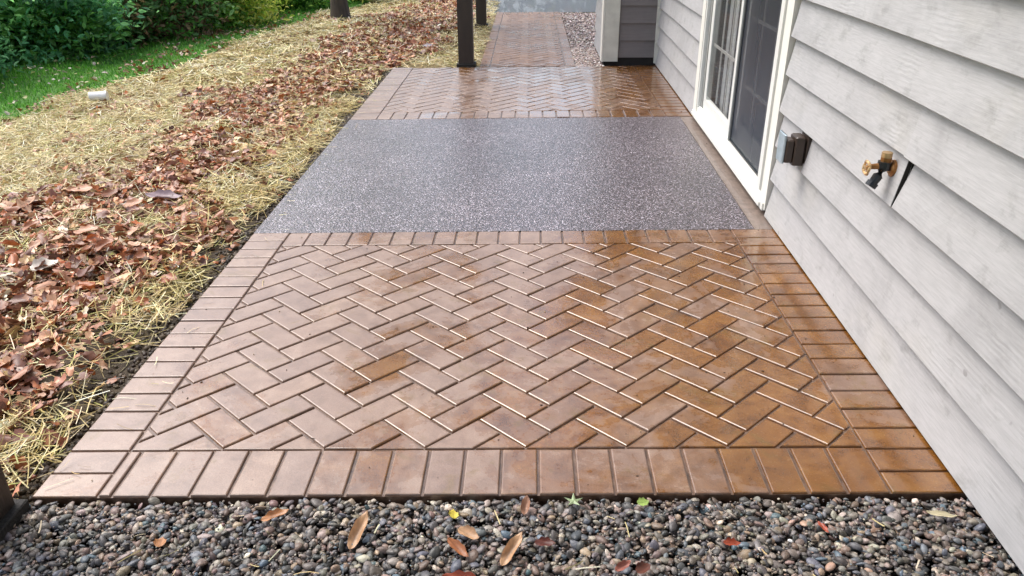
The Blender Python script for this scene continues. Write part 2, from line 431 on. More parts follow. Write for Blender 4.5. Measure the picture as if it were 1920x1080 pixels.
def quadslab(name, x0, x1f, y0, y1, z0, z1, mat, steps=8):
    L_, R_ = [], []
    for i in range(steps+1):
        y = y0+(y1-y0)*i/steps; L_.append(warp(x0, y)); xr = x1f(y) if callable(x1f) else x1f; R_.append(warp(xr, y))
    return slab(name, L_[:1]+R_+L_[:0:-1], z0, z1, mat)

# -------- near brick panel
Y0 = 1.775; Y1 = Y0+19*WY
XI, XJ = -1.272, 1.0695
YF = Y0+2.0*WY; YB = 3.672
near = quadslab('patio_paving', XL+.004, lambda y: xwall(y)-.006, Y0+.003, Y1-.002, -.12, -.0075, M['joint'])
for i in range(19):
    y = Y0+i*WY
    add_brick(rect(XL, XI, y, y+WY), near)
    add_brick(rect(XJ+.012, xwall(y)-.012+random.uniform(-.004, .003), y-.01 if i else y, y+WY-.01 if i < 18 else y+WY), near)
xs = [XI, -1.2305]+[-1.2305+.115*i for i in range(1, 21)]; xs[-1] = XJ+.012
for a, b in zip(xs, xs[1:]): add_brick(rect(a, b, Y0, YF), near)
xs = [XI+.1115*i for i in range(22)]; xs[-1] = XJ+.012
for a, b in zip(xs, xs[1:]): add_brick(rect(a, b, YB, Y1), near)
herring(XI, XJ+.012, YF, YB, -.33+W/math.sqrt(2), 2.0-W/math.sqrt(2)*.95, near)

# -------- aggregate slab with a smooth edge along the house
Y2 = 6.311
agg = quadslab('patio_slab', XL+.002, lambda y: xwall(y)-.135, Y1+.002, Y2-.002, -.12, -.003, M['agg'])
edge = tag(mesh_obj('slab_edge', *(lambda ys: ([(*warp(xwall(y)-.131, y), -.004) for y in ys]+[(*warp(xwall(y)-.006, y), -.004) for y in ys]+[(*warp(xwall(y)-.131, y), -.1) for y in ys],
      [[i, len(ys)+i, len(ys)+i+1, i+1] for i in range(len(ys)-1)]+[[2*len(ys)+i, i, i+1, 2*len(ys)+i+1] for i in range(len(ys)-1)]))([Y1+.004+(Y2-Y1-.008)*i/10 for i in range(11)]), M['border']), kind='structure')

# -------- far brick panel
Y3 = 8.573
far = quadslab('patio_paving', XL+.004, lambda y: xwall(y)-.006, Y2+.002, Y3-.002, -.12, -.0075, M['joint'])
XI2, XJ2 = -1.25, 1.13
k = 20; WB = (Y3-Y2)/k
for i in range(k):
    y = Y2+i*WB
    add_brick(rect(XL, XI2, y, y+WB), far)
    add_brick(rect(XJ2, xwall(y)-.01, y, y+WB), far)
n_ = 21; wf = (XJ2-XI2)/n_
for i in range(n_):
    add_brick(rect(XI2+i*wf, XI2+(i+1)*wf, Y2, Y2+.23), far)
herring(XI2, XJ2, Y2+.23, Y3-.02, .06, 6.6, far)

# -------- walkway
WX0, WX1 = -.545, .50; Y4 = 13.36
walk = quadslab('path', WX0+.003, WX1-.003, Y3+.002, Y4, -.12, -.0075, M['joint'])
kk = 20; wl = (Y4-Y3)/kk
for i in range(kk):
    y = Y3+i*wl
    add_brick(rect(WX0, WX0+.115, y, y+wl), walk); add_brick(rect(WX1-.115, WX1, y, y+wl), walk)
herring(WX0+.115, WX1-.115, Y3+.001, Y4-.23, .06, 8.7, walk)
for i in range(7):
    a = WX0+.115+i*(WX1-WX0-.23)/7; add_brick(rect(a, a+(WX1-WX0-.23)/7, Y4-.23, Y4), walk)

# ------------------------------------------------------------------ ground
def gz(x, y):
    d = np.clip((-1.47-np.asarray(x, float))/.7, 0, 1)
    return -.045+.055*d*d*(3-2*d)+(vnoise(x, y, .35, 3)-.5)*.03*np.clip(d*3, 0, 1)+(vnoise(x, y, 1.3, 4)-.5)*.06*d
def sheet(name, xs, ys, zf, mat, keep=None):
    X, Y = np.meshgrid(xs, ys); Z = zf(X, Y); nx, ny = len(xs), len(ys)
    v = np.stack([X, Y, Z], -1).reshape(-1, 3)
    f = [[j*nx+i, j*nx+i+1, (j+1)*nx+i+1, (j+1)*nx+i] for j in range(ny-1) for i in range(nx-1) if keep is None or keep((xs[i]+xs[i+1])/2, (ys[j]+ys[j+1])/2)]
    return tag(mesh_obj(name, v.tolist(), f, mat, None, True), kind='structure')
tag(mesh_obj('ground', [(-250, -250, -.30), (250, -250, -.30), (250, 250, -.30), (-250, 250, -.30)], [[0, 1, 2, 3]], M['lawn']), kind='structure')
sheet('soil', np.linspace(-4.6, -1.455, 64), np.linspace(-1, 16.5, 176), lambda x, y: gz(x, y)-.006, M['straw_floor'])
sheet('soil', np.linspace(-1.93, -1.462, 14), np.linspace(1.55, 8.7, 90), lambda x, y: gz(x, y)+.002, M['soil'])
sheet('soil', np.linspace(-1.46, -.548, 22), np.linspace(8.60, 16.5, 90), lambda x, y: -.028+(vnoise(x, y, .3, 9)-.5)*.03, M['straw_floor'])
def edge_green(y): return -4.33+(y-6.27)*.165
def edge_bush(y): return np.interp(y, [3, 8.2, 9.9, 13.6, 18], [-7.2, -5.5, -4.6, -3.35, -2.2])
sheet('lawn', np.linspace(-30, -4.6, 60), np.linspace(-8, 60, 70), lambda x, y: gz(x, y)-.01, M['lawn'])
sheet('lawn', np.linspace(-4.6, -1.6, 30), np.linspace(5, 30, 90), lambda x, y: gz(x, y)+.004+0*x, M['lawn'], keep=lambda x, y: x < edge_green(y) or y > 16.4)
tag(mesh_obj('driveway', [(-1.0, 13.42, -.012), (30, 15.4, -.012), (30, 60, -.012), (-1.6, 60, -.012)], [[0, 1, 2, 3]], M['asphalt']), kind='structure')
tag(mesh_obj('gravel_bed', [(-3.5, -2, -.065), (1.4, -2, -.065), (1.4, 1.86, -.065), (-3.5, 1.78, -.065)], [[0, 1, 2, 3]], M['bed']), kind='structure')
tag(mesh_obj('gravel_bed', [(.45, 8.60, -.03), (1.0, 8.62, -.03), (6.0, 9.95, -.03), (6.0, 14.0, -.03), (.45, 13.4, -.03)], [[0, 1, 2, 3, 4]], M['bed']), kind='structure')

# ------------------------------------------------------------------ gravel
def ico(sub):
    import bmesh
    bm = bmesh.new(); bmesh.ops.create_icosphere(bm, subdivisions=sub, radius=1); v = np.array([x.co[:] for x in bm.verts])
    f = np.array([[x.index for x in p.verts] for p in bm.faces]); bm.free(); return v, f
v2, f2 = ico(2); v1, f1 = ico(1)
PC = [(q[0]*1.75, q[1]*1.66, q[2]*1.52) for q in [(.085, .083, .085), (.13, .12, .115), (.17, .15, .135), (.085, .095, .115), (.20, .155, .12), (.13, .095, .085), (.26, .24, .215), (.055, .055, .06), (.16, .125, .115), (.45, .41, .36), (.075, .11, .14)]]
PW = [5, 5, 4, 3.2, 1.8, 2, 2, 4.5, 2.2, .45, .8]
def pebbles(n, x0, x1, y0, y1, z0, z1, rmin, rmax, proto, seed):
    r = np.random.default_rng(seed)
    X = r.uniform(x0, x1, n); Y = r.uniform(y0, y1, n)
    if 1.7 < y1 < 2: Y = y0+(Y-y0)*((1.762+np.maximum(0, X-XL)*.0255-y0)/(y1-y0))
    S = rmin+(rmax-rmin)*r.beta(1.2, 2.8, n)
    A = rot_zxy(r.uniform(0, 6.28, n), r.normal(0, .38, n), r.normal(0, .38, n))
    sc = np.stack([S*r.uniform(.95, 1.6, n), S*r.uniform(.75, 1.1, n), S*r.uniform(.38, .70, n)], -1)
    return X, Y, r.uniform(z0, z1, n), A*sc[:, None, :], S
def mkgravel(name, specs, mat, cols, wts, label):
    parts = []
    for (n, x0, x1, y0, y1, z0, z1, rm, rM, (pv, pf), seed) in specs:
        X, Y, Z, A, S = pebbles(n, x0, x1, y0, y1, z0, z1, rm, rM, None, seed)
        for q in range(3):
            vv = pv*(1+.10*np.sin(pv[:, [1, 2, 0]]*(2.1+q)+q*1.3)+.05*np.sin(pv[:, [2, 0, 1]]*5+q))
            s = slice(q, None, 3)
            parts.append((vv, pf, A[s], np.stack([X, Y, Z], -1)[s], palette(len(X[s]), cols, wts, .28)))
    o = batch(name, parts, mat, True); tag(o, label, kind='stuff'); return o
mkgravel('gravel', [
    (5200, -1.75, 1.31, 1.22, 1.775, -.042, -.022, .0078, .0195, (v2, f2), 1),
    (4400, -1.75, 1.31, 1.22, 1.775, -.024, -.011, .0075, .0185, (v2, f2), 2),
    (1700, -1.75, 1.31, 1.22, 1.770, -.013, -.006, .0068, .0150, (v2, f2), 3),
    (9000, -1.75, 1.31, 1.22, 1.775, -.020, -.006, .0030, .0065, (v1, f1), 7),
    (6000, -3.2, 1.30, -1.2, 1.22, -.046, -.018, .009, .022, (v1, f1), 4)],
    M['pebble'], PC, PW, 'bed of smooth wet grey and brown river pebbles in front of the paving')
mkgravel('gravel', [(5200, .505, .80, 8.66, 9.92, -.028, -.004, .008, .019, (v1, f1), 5), (11000, .505, 1.7, 9.92, 13.42, -.028, -.004, .010, .021, (v1, f1), 6)],
    M['grit'], [(.56, .44, .38), (.42, .31, .27), (.70, .60, .55), (.24, .18, .155), (.80, .74, .70), (.38, .28, .25)], [4, 4, 3, 3, 1.5, 3], 'strip of pinkish crushed stone between path and white wall')

# ------------------------------------------------------------------ leaves
def lobed(seed, lobes=5, n=15):
    r = np.random.default_rng(seed); a = np.linspace(0, 2*np.pi, n, endpoint=False)
    rad = .55+.38*np.abs(np.cos(a*lobes/2))**1.2+r.uniform(-.10, .10, n)
    x = rad*np.cos(a)*.9; y = rad*np.sin(a)*.62
    c1, c2 = r.uniform(.15, .75), r.uniform(-.35, .5)
    z = c1*y*y*1.6+c2*x*x*.7+.10*np.sin(a*3+r.uniform(0, 6))
    v = np.concatenate([[[0, 0, 0]], np.stack([x, y, z], -1)])
    f = np.array([[0, i+1, (i+1) % n+1] for i in range(n)])
    return v, f
LP = [lobed(s, 3+s % 3*2, 13) for s in range(6)]
LK = 1.55
LCOL = [(min(.8, q[0]*LK), q[1]*LK*.98, q[2]*LK*.84) for q in [(.17, .070, .040), (.26, .11, .065), (.36, .19, .13), (.115, .045, .030), (.30, .095, .035), (.42, .26, .19), (.20, .10, .085), (.42, .30, .17), (.52, .42, .36)]]
LWT = [4, 5, 4, 4.5, 3.4, 3, 1.6, 2, .9]
def density_leaf(x, y):
    """0..1 leaf cover"""
    hi = np.interp(y, [1, 2.1, 3.1, 3.7, 5.2, 7.2, 8.6, 10, 16], [-1.72, -1.70, -1.82, -1.86, -1.90, -1.80, -1.62, -1.1, -.9])
    lo = np.interp(y, [1, 3.9, 4.3, 5.1, 6.8, 8.5, 11.2, 15.3], [-3.3, -2.95, -2.75, -2.70, -2.75, -2.72, -2.6, -1.9])
    w = vnoise(x, y, .30, 21)*.62-.31+(vnoise(x, y, .11, 23)-.5)*.30
    c = np.clip((hi+.10+w-x)/.20, 0, 1)*np.clip((x-lo+.20+w*1.6)/.5, 0, 1)
    c = c*np.where(y > 8.4, 1, 1)
    return np.clip(c*(.50+.85*vnoise(x, y, .22, 22)), 0, 1)
def scatter(n, x0, x1, y0, y1, dens, r):
    X = r.uniform(x0, x1, n); Y = r.uniform(y0, y1, n); k = r.random(n) < dens(X, Y); return X[k], Y[k]
def leafset(X, Y, Z, S, r, cols=LCOL, w=LWT, tilt=.45):
    parts = []; n = len(X); A = rot_zxy(r.uniform(0, 6.28, n), r.normal(0, tilt, n), r.normal(0, tilt, n))
    flip = r.choice([-1, 1], n)
    sc = np.stack([S, S*r.uniform(.8, 1.1, n), S*flip*r.uniform(.5, 1.3, n)], -1); A = A*sc[:, None, :]
    P = np.stack([X, Y, Z], -1); C = palette(n, cols, w, .22)
    for q, (pv, pf) in enumerate(LP):
        s = slice(q, None, len(LP)); parts.append((pv, pf, A[s], P[s], C[s]))
    return parts
r = np.random.default_rng(31)
X, Y = scatter(36000, -3.4, -.6, 1.2, 9.5, density_leaf, r); k = (X < -1.56) | (Y > 8.72); X, Y = X[k], Y[k]
parts = leafset(X, Y, gz(X, Y)+r.uniform(.0, .05, len(X)), r.uniform(.022, .055, len(X)), r)
X, Y = scatter(12000, -3.2, -.60, 8.66, 16.2, density_leaf, r)
X = np.concatenate([X]); parts += leafset(X, Y, np.where(X > -1.47, -.02, gz(X, Y))+r.uniform(0, .06, len(X)), r.uniform(.035, .065, len(X)), r)
X, Y = scatter(1500, -2.3, -1.62, 1.75, 3.6, lambda x, y: np.clip((-1.60-x)/.35, .12, 1), r)
parts += leafset(X, Y, gz(X, Y)+r.uniform(.012, .05, len(X)), r.uniform(.026, .055, len(X)), r)
# loose leaves over the straw and soil
X, Y = scatter(7600, -4.4, -1.52, 1.3, 13, lambda x, y: .25+.7*(vnoise(x, y, .45, 5) > .55), r)
parts += leafset(X, Y, gz(X, Y)+r.uniform(.008, .04, len(X)), r.uniform(.022, .045, len(X)), r, tilt=.6)
tag(batch('leaf_litter', parts, M['leaf'], True), 'drift of red-brown fallen leaves along the straw beside the patio', kind='stuff')
X, Y = scatter(900, -6.2, -3.2, 5.2, 14, lambda x, y: ((x < edge_green(y)+.1) & (x > edge_bush(y)))*1.0, r)
tag(batch('leaf_litter', leafset(X, Y, gz(X, Y)+.045, r.uniform(.02, .04, len(X)), r, [(.55, .48, .38), (.35, .22, .14), (.45, .42, .18)], [4, 2, 2]), M['leaf'], True), 'pale fallen leaves scattered over the green lawn', kind='stuff')

# ------------------------------------------------------------------ straw
def blades(n, X, Y, Z, L, wd, r, cols, w, tilt, curl=.25):
    a = r.uniform(-curl, curl, (n, 1))
    t = np.linspace(-.5, .5, 4)
    pv = []
    A = rot_zxy(r.uniform(0, 6.28, n), r.normal(0, .5, n), r.normal(0, tilt, n))
    A = A*np.stack([L, wd, L*r.uniform(-1, 1, n)], -1)[:, None, :]
    v = []
    for q in t: v += [(q, -.5, .25*(q*2)**2*curl*2), (q, .5, .25*(q*2)**2*curl*2)]
    # in-plane bend through y is kept tiny by width scale; bend lives in z
    f = [[2*i, 2*i+2, 2*i+3, 2*i+1] for i in range(3)]
    return (v, f, A, np.stack([X, Y, Z], -1), palette(n, cols, w, .2))
SC = [(.72, .60, .30), (.58, .46, .20), (.84, .75, .46), (.34, .25, .09), (.44, .44, .13), (.90, .84, .62)]
SW = [5, 4, 4, 2.2, 1.8, 1.5]
def density_straw(x, y):
    g = np.interp(y, [1, 2.1, 8.6], [-1.50, -1.50, -1.50]); e = edge_green(y)
    d = np.clip((g+.10*(vnoise(x, y, .25, 41)-.6)-x)/.10, 0, 1)*np.clip((x-e+.5*(vnoise(x, y, .5, 42)-.5))/.12, 0, 1)
    patch = (.30+.70*(vnoise(x, y, .30, 43) > .36))*np.interp(x, [-2.2, -1.75], [1, .6])
    return d*(1-.62*density_leaf(x, y))*patch
r = np.random.default_rng(51)
X, Y = scatter(74000, -4.7, -1.50, 1.25, 7.5, density_straw, r); n = len(X)
parts = [blades(n, X, Y, gz(X, Y)+r.uniform(.004, .05, n), r.uniform(.05, .19, n), r.uniform(.0022, .0045, n), r, SC, SW, .22)]
X, Y = scatter(52000, -4.6, -1.50, 7.5, 16, density_straw, r); n = len(X)
parts += [blades(n, X, Y, gz(X, Y)+r.uniform(.004, .06, n), r.uniform(.07, .20, n), r.uniform(.005, .009, n), r, SC, SW, .22)]
X, Y = scatter(5200, -1.47, -.56, 8.66, 15, lambda x, y: .8+0*x, r); n = len(X)
parts += [blades(n, X, Y, np.full(n, -.02)+r.uniform(.004, .05, n), r.uniform(.07, .18, n), r.uniform(.004, .008, n), r, SC, SW, .22)]
# darker olive strands close to the paving, on top of the leaves
X, Y = scatter(8000, -2.15, -1.53, 1.5, 8.7, lambda x, y: np.clip((x+2.1)/.35, 0, 1)*(.15+.85*(vnoise(x, y, .4, 45) > .42)), r); n = len(X)
parts += [blades(n, X, Y, gz(X, Y)+r.uniform(.01, .055, n), r.uniform(.06, .22, n), r.uniform(.0022, .0045, n), r, [(.46, .35, .11), (.66, .52, .21), (.32, .26, .08), (.84, .72, .38)], [4, 4, 3, 2], .2)]
tag(batch('straw', parts, M['straw']), 'pale yellow straw mulch spread over the bare soil', kind='stuff')
r = np.random.default_rng(59); n = 60; X = -1.47+np.abs(r.normal(0, .10, n)); Y = r.uniform(1.8, 8.4, n)
parts = [blades(n, X, Y, np.full(n, .006), r.uniform(.03, .09, n), r.uniform(.002, .003, n), r, SC, SW, .03)]
n = 46; X = r.uniform(-1.4, 1.25, n); Y = r.uniform(1.25, 1.74, n)
parts += [blades(n, X, Y, np.full(n, .006), r.uniform(.02, .07, n), r.uniform(.002, .004, n), r, SC, SW, .1)]
tag(batch('straw', parts, M['straw']), 'stray straw bits blown onto the paving edge and the pebbles', kind='stuff')
n = 260; X = r.uniform(-1.45, 1.3, n); Y = r.uniform(1.8, 8.4, n); S = r.uniform(.0012, .004, n)
A = rot_zxy(r.uniform(0, 6.28, n), r.normal(0, .3, n), r.normal(0, .3, n))*(S[:, None]*np.stack([r.uniform(.8, 2, n), r.uniform(.6, 1.2, n), np.full(n, .5)], -1))[:, None, :]
tag(batch('debris', [(v1, f1, A, np.stack([X, Y, np.full(n, .002)], -1), palette(n, [(.06, .03, .015), (.03, .02, .012), (.35, .25, .15)], [4, 3, 1]))], M['grit']), 'tiny dark specks of dirt on the wet patio', kind='stuff')
# soil crumbs along the paving edge
r = np.random.default_rng(61)
n = 2600; Y = r.uniform(1.6, 8.6, n); X = -1.475-np.abs(r.normal(0, .06, n)); S = r.uniform(.004, .016, n)
A = rot_zxy(r.uniform(0, 6.28, n), r.normal(0, 1, n), r.normal(0, 1, n))*(S[:, None]*r.uniform(.6, 1.3, (n, 3)))[:, None, :]
tag(batch('soil_crumbs', [(v1, f1, A, np.stack([X, Y, gz(X, Y)+.004], -1), palette(n, [(.045, .03, .018), (.09, .065, .035), (.15, .11, .06)], [4, 3, 1]))], M['grit']), 'dark loose soil crumbs along the left edge of the patio', kind='stuff')

# ------------------------------------------------------------------ grass
r = np.random.default_rng(71)
def upblades(X, Y, Z, h, wd, r, cols, w):
    n = len(X); v = [(-.5, 0, 0), (.5, 0, 0), (.3, .25, .6), (-.3, .25, .6), (0, .7, 1), (0, .7, 1)]
    f = [[0, 1, 2, 3], [3, 2, 4, 5]]
    A = rot_zxy(r.uniform(0, 6.28, n), r.normal(0, .25, n), r.normal(0, .25, n))*np.stack([wd, h*.8, h], -1)[:, None, :]
    return (v[:5], np.array([[0, 1, 2, 3]]), A, np.stack([X, Y, Z], -1), palette(n, cols, w, .2))
def lawnmask(x, y): return ((x < edge_green(y)+.35*(vnoise(x, y, .5, 42)-.5)+.05) & (x > edge_bush(y)-.5))*1.0
X, Y = scatter(90000, -6.8, -1.9, 5.0, 16.3, lawnmask, r); n = len(X)
GC = [(.16, .46, .045), (.24, .54, .08), (.11, .34, .04), (.34, .56, .13)]
tag(batch('lawn_grass', [upblades(X, Y, gz(X, Y)-.005, r.uniform(.03, .075, n), r.uniform(.006, .012, n), r, GC, [4, 3, 3, 1])], M['grass']), 'strip of bright green lawn between straw and bushes', kind='stuff')
X, Y = scatter(26000, -4.5, -1.8, 1.5, 10, lambda x, y: (vnoise(x, y, .45, 77) > .55)*.8*(1-density_leaf(x, y)), r); n = len(X)
tag(batch('grass_sprouts', [upblades(X, Y, gz(X, Y), r.uniform(.03, .06, n), r.uniform(.003, .006, n), r, [(.42, .52, .10), (.30, .42, .07)], [1, 1])], M['grass']), 'young green grass sprouting through the straw', kind='stuff')

# ------------------------------------------------------------------ bushes and tree
def bush(x, y, rx, ry, h, n, cols, label, w=None, size=.05, seed=0):
    n = int(n*1.7); r = np.random.default_rng(seed); o = empty('bush', (x, y, 0), label=label, cat='bush', group='bushes along the edge of the lawn')
    m = MB()
    for i in range(11):
        a = r.uniform(0, 6.28); bx, by = .25*math.cos(a), .25*math.sin(a); tx, ty = rx*.8*math.cos(a)*r.uniform(.2, 1), ry*.8*math.sin(a)*r.uniform(.2, 1)
        hh = h*r.uniform(.55, .95); pts = [(bx+(tx-bx)*t**1.3+r.normal(0, .04), by+(ty-by)*t**1.3+r.normal(0, .04), -.06+hh*t) for t in np.linspace(0, 1, 7)]
        m.tube(pts, list(np.linspace(.022, .005, 7)), 6)
    m.obj('stem', M['stem'], o, True)
    # clumps of leaves spread through the volume, more of them low and near the outside
    nc = 85; cu = r.uniform(0, 6.28, nc); cz = r.uniform(0, 1, nc)**1.25; prof = np.sqrt(np.clip(1-((cz-.35)/.68)**2, .03, 1))
    cr = r.uniform(.25, 1.0, nc)**.6*prof
    cx, cy, czz = cr*rx*np.cos(cu), cr*ry*np.sin(cu), .03+cz*h
    cc = r.integers(0, nc, n); sg = r.uniform(.09, .24, nc)
    X = cx[cc]+r.normal(0, 1, n)*sg[cc]; Y = cy[cc]+r.normal(0, 1, n)*sg[cc]; Z = np.abs(czz[cc]+r.normal(0, 1, n)*sg[cc]*.8-.0)
    S = size*r.uniform(.55, 1.3, n)
    A = rot_zxy(r.uniform(0, 6.28, n), r.normal(.3, .6, n), r.normal(0, .7, n))*np.stack([S, S*r.uniform(.4, .6, n), S], -1)[:, None, :]
    v = [(-1, 0, -.15), (-.3, -.8, .06), (.35, -.7, .06), (1, 0, -.25), (.35, .7, .06), (-.3, .8, .06)]
    f = np.array([[0, 1, 2, 3], [0, 3, 4, 5]])
    base = 4.2*palette(nc, cols, w, .25)[cc]*(1+r.normal(0, .16, (n, 1)))
    fo = batch('foliage', [(v, f, A, np.stack([X, Y, Z], -1), np.clip(base, .004, .9))], M['foliage'], False, o)
    return o
G1 = [(.045, .12, .055), (.035, .09, .045), (.075, .16, .06)]          # blue green
G2 = [(.045, .115, .022), (.030, .080, .016), (.085, .155, .028), (.14, .20, .035)]
G3 = [(.16, .21, .030), (.075, .14, .022), (.045, .09, .018), (.25, .26, .05)]
G4 = [(.040, .075, .028), (.075, .05, .030), (.028, .06, .022)]
B = [(-6.15, 7.6, 1.0, .9, 2.6, 9000, G1, 'dense blue-green bush nearest the camera at the far left'),
     (-5.75, 9.3, .9, .8, 2.5, 9500, G1+G2[:2], 'blue-green bush, second from the left along the lawn'),
     (-5.10, 10.7, .8, .85, 2.4, 9500, G4+G2[:1], 'dull green bush with reddish twigs, third from the left'),
     (-4.72, 12.2, .75, .8, 2.3, 9500, G3, 'yellow-green bush halfway along the lawn edge'),
     (-4.25, 13.9, .85, .9, 2.4, 8500, G2, 'mid-green bush just left of the tree trunk'),
     (-3.45, 15.6, .9, .9, 2.2, 8000, G3+G2[:2], 'yellow-tinged bush close behind the tree trunk'),
     (-2.45, 17.6, 1.0, .9, 2.0, 7000, G4, 'dark bush beyond the tree trunk, furthest of the row'),
     (-7.4, 10.6, 1.3, 1.3, 3.4, 7000, G2, 'taller green bush behind the blue-green pair'),
     (-6.4, 13.2, 1.3, 1.3, 3.4, 7000, G2+G3[:1], 'taller bush behind the yellow-green one'),
     (-5.3, 16.2, 1.4, 1.3, 3.4, 6500, G4+G2, 'tall dark bush behind the tree trunk')]
for i, b in enumerate(B): bush(*b[:4], b[4]*.52, *b[5:], seed=100+i, size=.045)
tree = empty('tree', (-2.82, 12.2, 0), label='grey tree trunk rising at the edge of the lawn', cat='tree')
m = MB(); rr = np.random.default_rng(5)
pts = [(0, 0, -.1), (.0, 0, .05), (-.01, 0, .3), (-.01, .02, .9), (-.03, .02, 1.8), (.02, .05, 2.8), (.06, .05, 4.0), (.1, 0, 5.5), (.1, 0, 7)]
m.tube(pts, [.20, .155, .125, .118, .11, .10, .09, .07, .03], 18)
m.obj('trunk', M['bark'], tree, True)
m = MB()
for i in range(14):
    a = i*2.4; z = 3.0+.27*i; L = 1.5-.05*i
    m.tube([(.04, 0, z), (.04+.4*L*math.cos(a), .4*L*math.sin(a), z+.3), (L*math.cos(a), L*math.sin(a), z+.8)], [.035, .022, .006], 6)
m.obj('limb', M['bark'], tree, True)
n = 9000; cc = rr.integers(0, 60, n); cl = rr.normal(0, 1, (60, 3))*np.array([.95, .95, 1.0])+np.array([.05, 0, 5.2])
P = cl[cc]+rr.normal(0, .22, (n, 3)); S = .05*rr.uniform(.6, 1.3, n)
A = rot_zxy(rr.uniform(0, 6.28, n), rr.normal(.3, .6, n), rr.normal(0, .6, n))*np.stack([S, S*.6, S], -1)[:, None, :]
batch('crown', [([(-1, 0, -.15), (-.3, -.8, .06), (.35, -.7, .06), (1, 0, -.25), (.35, .7, .06), (-.3, .8, .06)], np.array([[0, 1, 2, 3], [0, 3, 4, 5]]), A, P, palette(n, G3+G2, None, .2))], M['foliage'], False, tree)

rr = np.random.default_rng(9); n = 16000; cx = rr.uniform(-26, 26, 90); cy = rr.uniform(44, 52, 90); cz = rr.uniform(.5, 5.5, 90); cc = rr.integers(0, 90, n)  # unseen tree line, added to darken the reflections on the path
P = np.stack([cx[cc], cy[cc], cz[cc]], -1)+rr.normal(0, 1.1, (n, 3)); S = .30*rr.uniform(.6, 1.3, n)
A = rot_zxy(rr.uniform(0, 6.28, n), rr.normal(.6, .6, n), rr.normal(0, .6, n))*np.stack([S, S*.6, S], -1)[:, None, :]
tag(batch('backdrop', [([(-1, 0, -.15), (-.3, -.8, .06), (.35, -.7, .06), (1, 0, -.25), (.35, .7, .06), (-.3, .8, .06)], np.array([[0, 1, 2, 3], [0, 3, 4, 5]]), A, P, palette(n, G3+G2+[(.3, .16, .06)], None, .3))], M['foliage']), 'autumn woods of trees, added unseen across the driveway for its reflection', kind='stuff')

# ------------------------------------------------------------------ house
HT = -.011
house = empty('house', (1.325, 1.8, 0), HT, label='house wall of pale grey lap siding with white trimmed sliding door', cat='house')
def hworld(x, s, z): c, sn = math.cos(HT), math.sin(HT); return (1.325+c*x-sn*s, 1.8+sn*x+c*s, z)
REV = .1875
def board(s0, s1, z, mat=None, parent=house, xo=0, cut0=0, cut1=0, name='siding_board', inward=0):
    """lap board running along s; outer face towards -x"""
    n = 40 if inward else 5; t = .038; hgt = .206; j = random.uniform(-.0015, .0015); vs = []
    sec = [(-t-.001, .003), (-t+.001, 0), (-.004, 0), (.006, hgt), (-.006, hgt), (-t*.62, hgt*.45)]
    for i in range(n+1):
        f = i/n; w = .0012*math.sin(f*5+z*9)
        for (x, zz) in sec:
            s = s0+(s1-s0)*f+(cut0*(1-zz/hgt) if i == 0 else 0)+(cut1*(zz/hgt) if i == n else 0)
            vs.append((x+xo+j+(w if zz < .1 else 0)+(inward*zz/hgt*max(0, (s-s1+.45)/.45)), s, z+zz+w*.8))
    k = len(sec); fs = []
    for i in range(n):
        for a in range(k): b = (a+1) % k; fs.append([i*k+a, i*k+b, (i+1)*k+b, (i+1)*k+a])
    fs.append(list(range(k-1, -1, -1))); fs.append([n*k+a for a in range(k)])
    o = mesh_obj(name, vs, fs, mat or M['siding'], parent); return o
D0, D1 = 2.335, 4.62           # outer edges of the door casing along the wall
ZB = .030
rows = [ZB+REV*i for i in range(10)]; rows[0] = .008
joint = {3: (.865, .012, -.010), 4: (.858, .0015, 0), 1: (-.95, .002, 0), 6: (-.35, .002, 0)}
for i, z in enumerate(rows):
    if i in joint:
        sj, g_, c_ = joint[i]
        board(-4, sj, z, cut1=-.006 if i == 3 else 0, inward=.024 if i == 3 else 0); board(sj+(.0045 if i == 3 else .0015), D0-.014, z, xo=-.003 if i == 3 else .0015)
        if i == 3:
            m = MB(); y_ = sj+.002; m.add([(-.040, y_, z+.002), (-.009, y_, z+.206), (.004, y_, z+.206), (-.02, y_, z), (-.040, y_+.002, z+.002), (-.009, y_+.002, z+.206), (.004, y_+.002, z+.206), (-.02, y_+.002, z)], [[0, 3, 2, 1], [4, 5, 6, 7], [0, 1, 5, 4], [1, 2, 6, 5], [2, 3, 7, 6], [3, 0, 4, 7]])
            m.obj('end_grain', M['dark'], house)
    else: board(-4, D0-.014, z)
    if i == 4: board(D1+.004, 5.55, z); board(5.552, 7.0, z, xo=-.003)
    elif i == 6: board(D1+.004, 5.3, z); board(5.302, 7.0, z)
    else: board(D1+.004, 7.0, z)
